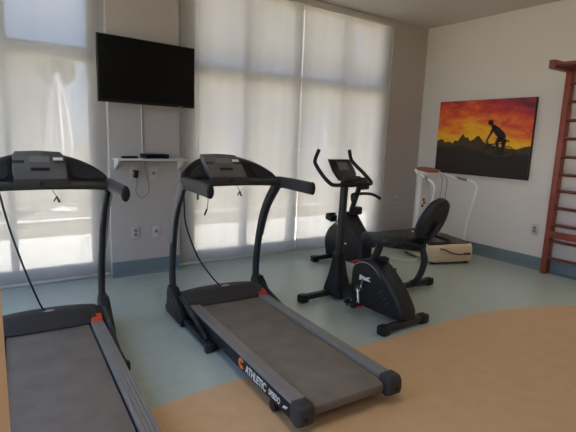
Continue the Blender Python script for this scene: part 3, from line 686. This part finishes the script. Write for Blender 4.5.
# houses
hA = empty('house', (-2.0, 14, -.04), 0, 'low pale house beyond the fence behind the left blind', 'house')
a = MB(); a.bx(-5, 3.95, 0, 6, 0, 3.4); a.build('wall', M['hplaster'], hA)
a = MB(); a.bx(-5.3, 4.05, -.3, 6.3, 3.4, 3.55, .02); a.build('roof', M['hroof'], hA)
for x in (-2.6, .0):
    a = MB(); a.bx(x-.6, x+.6, -.03, .05, 1.0, 2.2, .01); w_ = a.build('window', M['frame'], hA)
    a = MB(); a.bx(x-.53, x+.53, -.035, .02, 1.07, 2.13); a.build('pane', M['hglass'], w_)
hB = empty('house', (12, 14, -.04), 0, 'tall pale building with a blue-grey band outside the right-hand blinds', 'house')
a = MB(); a.bx(-6.8, 8, 0, 7, 0, 9); a.build('wall', M['hplaster'], hB)
a = MB(); a.bx(-7, 8.2, -.15, .02, 3.35, 3.85, .02); a.build('fascia_band', M['hband'], hB)
for x0 in (.62,):
    a = MB(); a.bx(x0, x0+.34, -.03, .04, 4.35, 5.8, .008); w_ = a.build('window', M['frame'], hB)
    a = MB(); a.bx(x0+.03, x0+.31, -.035, .02, 4.38, 5.77); a.build('pane', M['hglass'], w_)
for x in (-4.5, -1.2, 3.0):
    a = MB(); a.bx(x-.55, x+.55, -.03, .05, .1, 2.3, .01); w_ = a.build('door', M['frame'], hB)
    a = MB(); a.bx(x-.45, x+.45, -.035, .02, .2, 2.2); a.build('pane', M['hglass'], w_)
def tree(x, y, h, r, label, n=900):
    t = empty('tree', (x, y, -.04), 0, label, 'tree', 'trees beyond the fence')
    a = MB(); a.tube([(0, 0, 0), (.05, 0, h*.35), (-.03, .03, h*.7)], [.12, .09, .05], 8, smooth=4)
    for k in range(5):
        q = k*1.26; a.tube([(0, 0, h*(.4+.05*k)), (math.cos(q)*r*.6, math.sin(q)*r*.6, h*(.62+.05*k))], [.05, .02], 6)
    a.build('trunk', M['bark'], t)
    b = bmesh.new()
    for k in range(n):
        v = Vector((random.gauss(0, 1), random.gauss(0, 1), random.gauss(0, 1))).normalized()*r*random.random()**.4
        v.z *= .8; c = Vector((0, 0, h-r*.8)) + v
        s = random.uniform(.07, .16); m3 = RZ(random.random()*6.3) @ RX(random.random()*3) 
        b.faces.new([b.verts.new(c + m3 @ Vector(p)*s) for p in ((-1, 0, 0), (0, -.45, .1), (1, 0, 0), (0, .45, .1))])
    me = bpy.data.meshes.new('foliage'); b.to_mesh(me); b.free(); me.materials.append(M['leaf'])
    o = bpy.data.objects.new('foliage', me); COL.objects.link(o); o.parent = t
    return t
tree(1.80, 13.0, 3.25, .42, 'slim tree beside the low pale house, behind the closed parasol', 700)
tree(-.2, 23.5, 5.6, 1.7, 'bushy tree rising behind the low pale house at left', 1500)

# ------------------------------------------------------------------ light
M['fill_panel'] = mat('fill_diffuser', rgb(250, 248, 240), .5, emit=((1, .93, .84, 1), FILL_EMIT))
for i, (x, y, lab) in enumerate([(1.0, 1.5, 'added unseen light panel above the middle treadmill'), (4.35, 2.0, 'added unseen light panel above the floor between exercise bikes and right wall'),
                                 (1.0, -1.0, 'added unseen light panel behind the viewer at left'), (4.0, -.6, 'added unseen light panel behind the viewer at right')]):
    t = empty('fill_light_panel', (x, y, H), 0, lab, 'fill light', 'added fill lights')  # unseen panels with area lamps, added to brighten the room
    a = MB()
    for sx, sy in ((1, 0), (-1, 0), (0, 1), (0, -1)): a.box((sx*.315, sy*.315, -.012), (.03 if sx else .66, .03 if sy else .66, .024), .003)
    a.build('frame', M['frame'], t)
    a = MB(); a.box((0, 0, -.006), (.602, .602, .012)); a.build('fill_light_diffuser', M['fill_panel'], t)
    al = bpy.data.lights.new('fill_lamp', 'AREA'); al.shape = 'SQUARE'; al.size = .58; al.energy = WATT; al.color = (1, .93, .84); al.spread = math.radians(SPREAD)
    ao = bpy.data.objects.new('fill_lamp', al); COL.objects.link(ao); ao.parent = t; ao.location = (0, 0, -.016)
w = bpy.data.worlds.new('sky'); S.world = w; w.use_nodes = True; nt = w.node_tree
bg = nt.nodes['Background']; tc = nt.nodes.new('ShaderNodeTexCoord'); sp = nt.nodes.new('ShaderNodeSeparateXYZ'); r = nt.nodes.new('ShaderNodeValToRGB')
nt.links.new(tc.outputs['Generated'], sp.inputs[0]); nt.links.new(sp.outputs['Z'], r.inputs[0]); nt.links.new(r.outputs[0], bg.inputs[0])
r.color_ramp.elements[0].position = 0; r.color_ramp.elements[0].color = (.80, .88, 1, 1)
r.color_ramp.elements[1].position = .6; r.color_ramp.elements[1].color = (.42, .60, 1.02, 1)
e = r.color_ramp.elements.new(.22); e.color = (.43, .63, 1.10, 1)
bg.inputs['Strength'].default_value = 1.0
sl = bpy.data.lights.new('sun', 'SUN'); sl.energy = 10; sl.color = (1, .96, .89); sl.angle = math.radians(.6)
so = bpy.data.objects.new('sun', sl); COL.objects.link(so)
dv = Vector((.75, -.06, 1.25)).normalized(); so.rotation_euler = dv.to_track_quat('Z', 'Y').to_euler()

S.view_settings.view_transform = 'Standard'; S.view_settings.look = 'None'; S.view_settings.gamma = 1; S.view_settings.use_curve_mapping = False
S.view_settings.exposure = 1.3
S.cycles.use_denoising = True
S.cycles.max_bounces = 10; S.cycles.diffuse_bounces = 6; S.cycles.transparent_max_bounces = 16
S.cycles.sample_clamp_indirect = 8
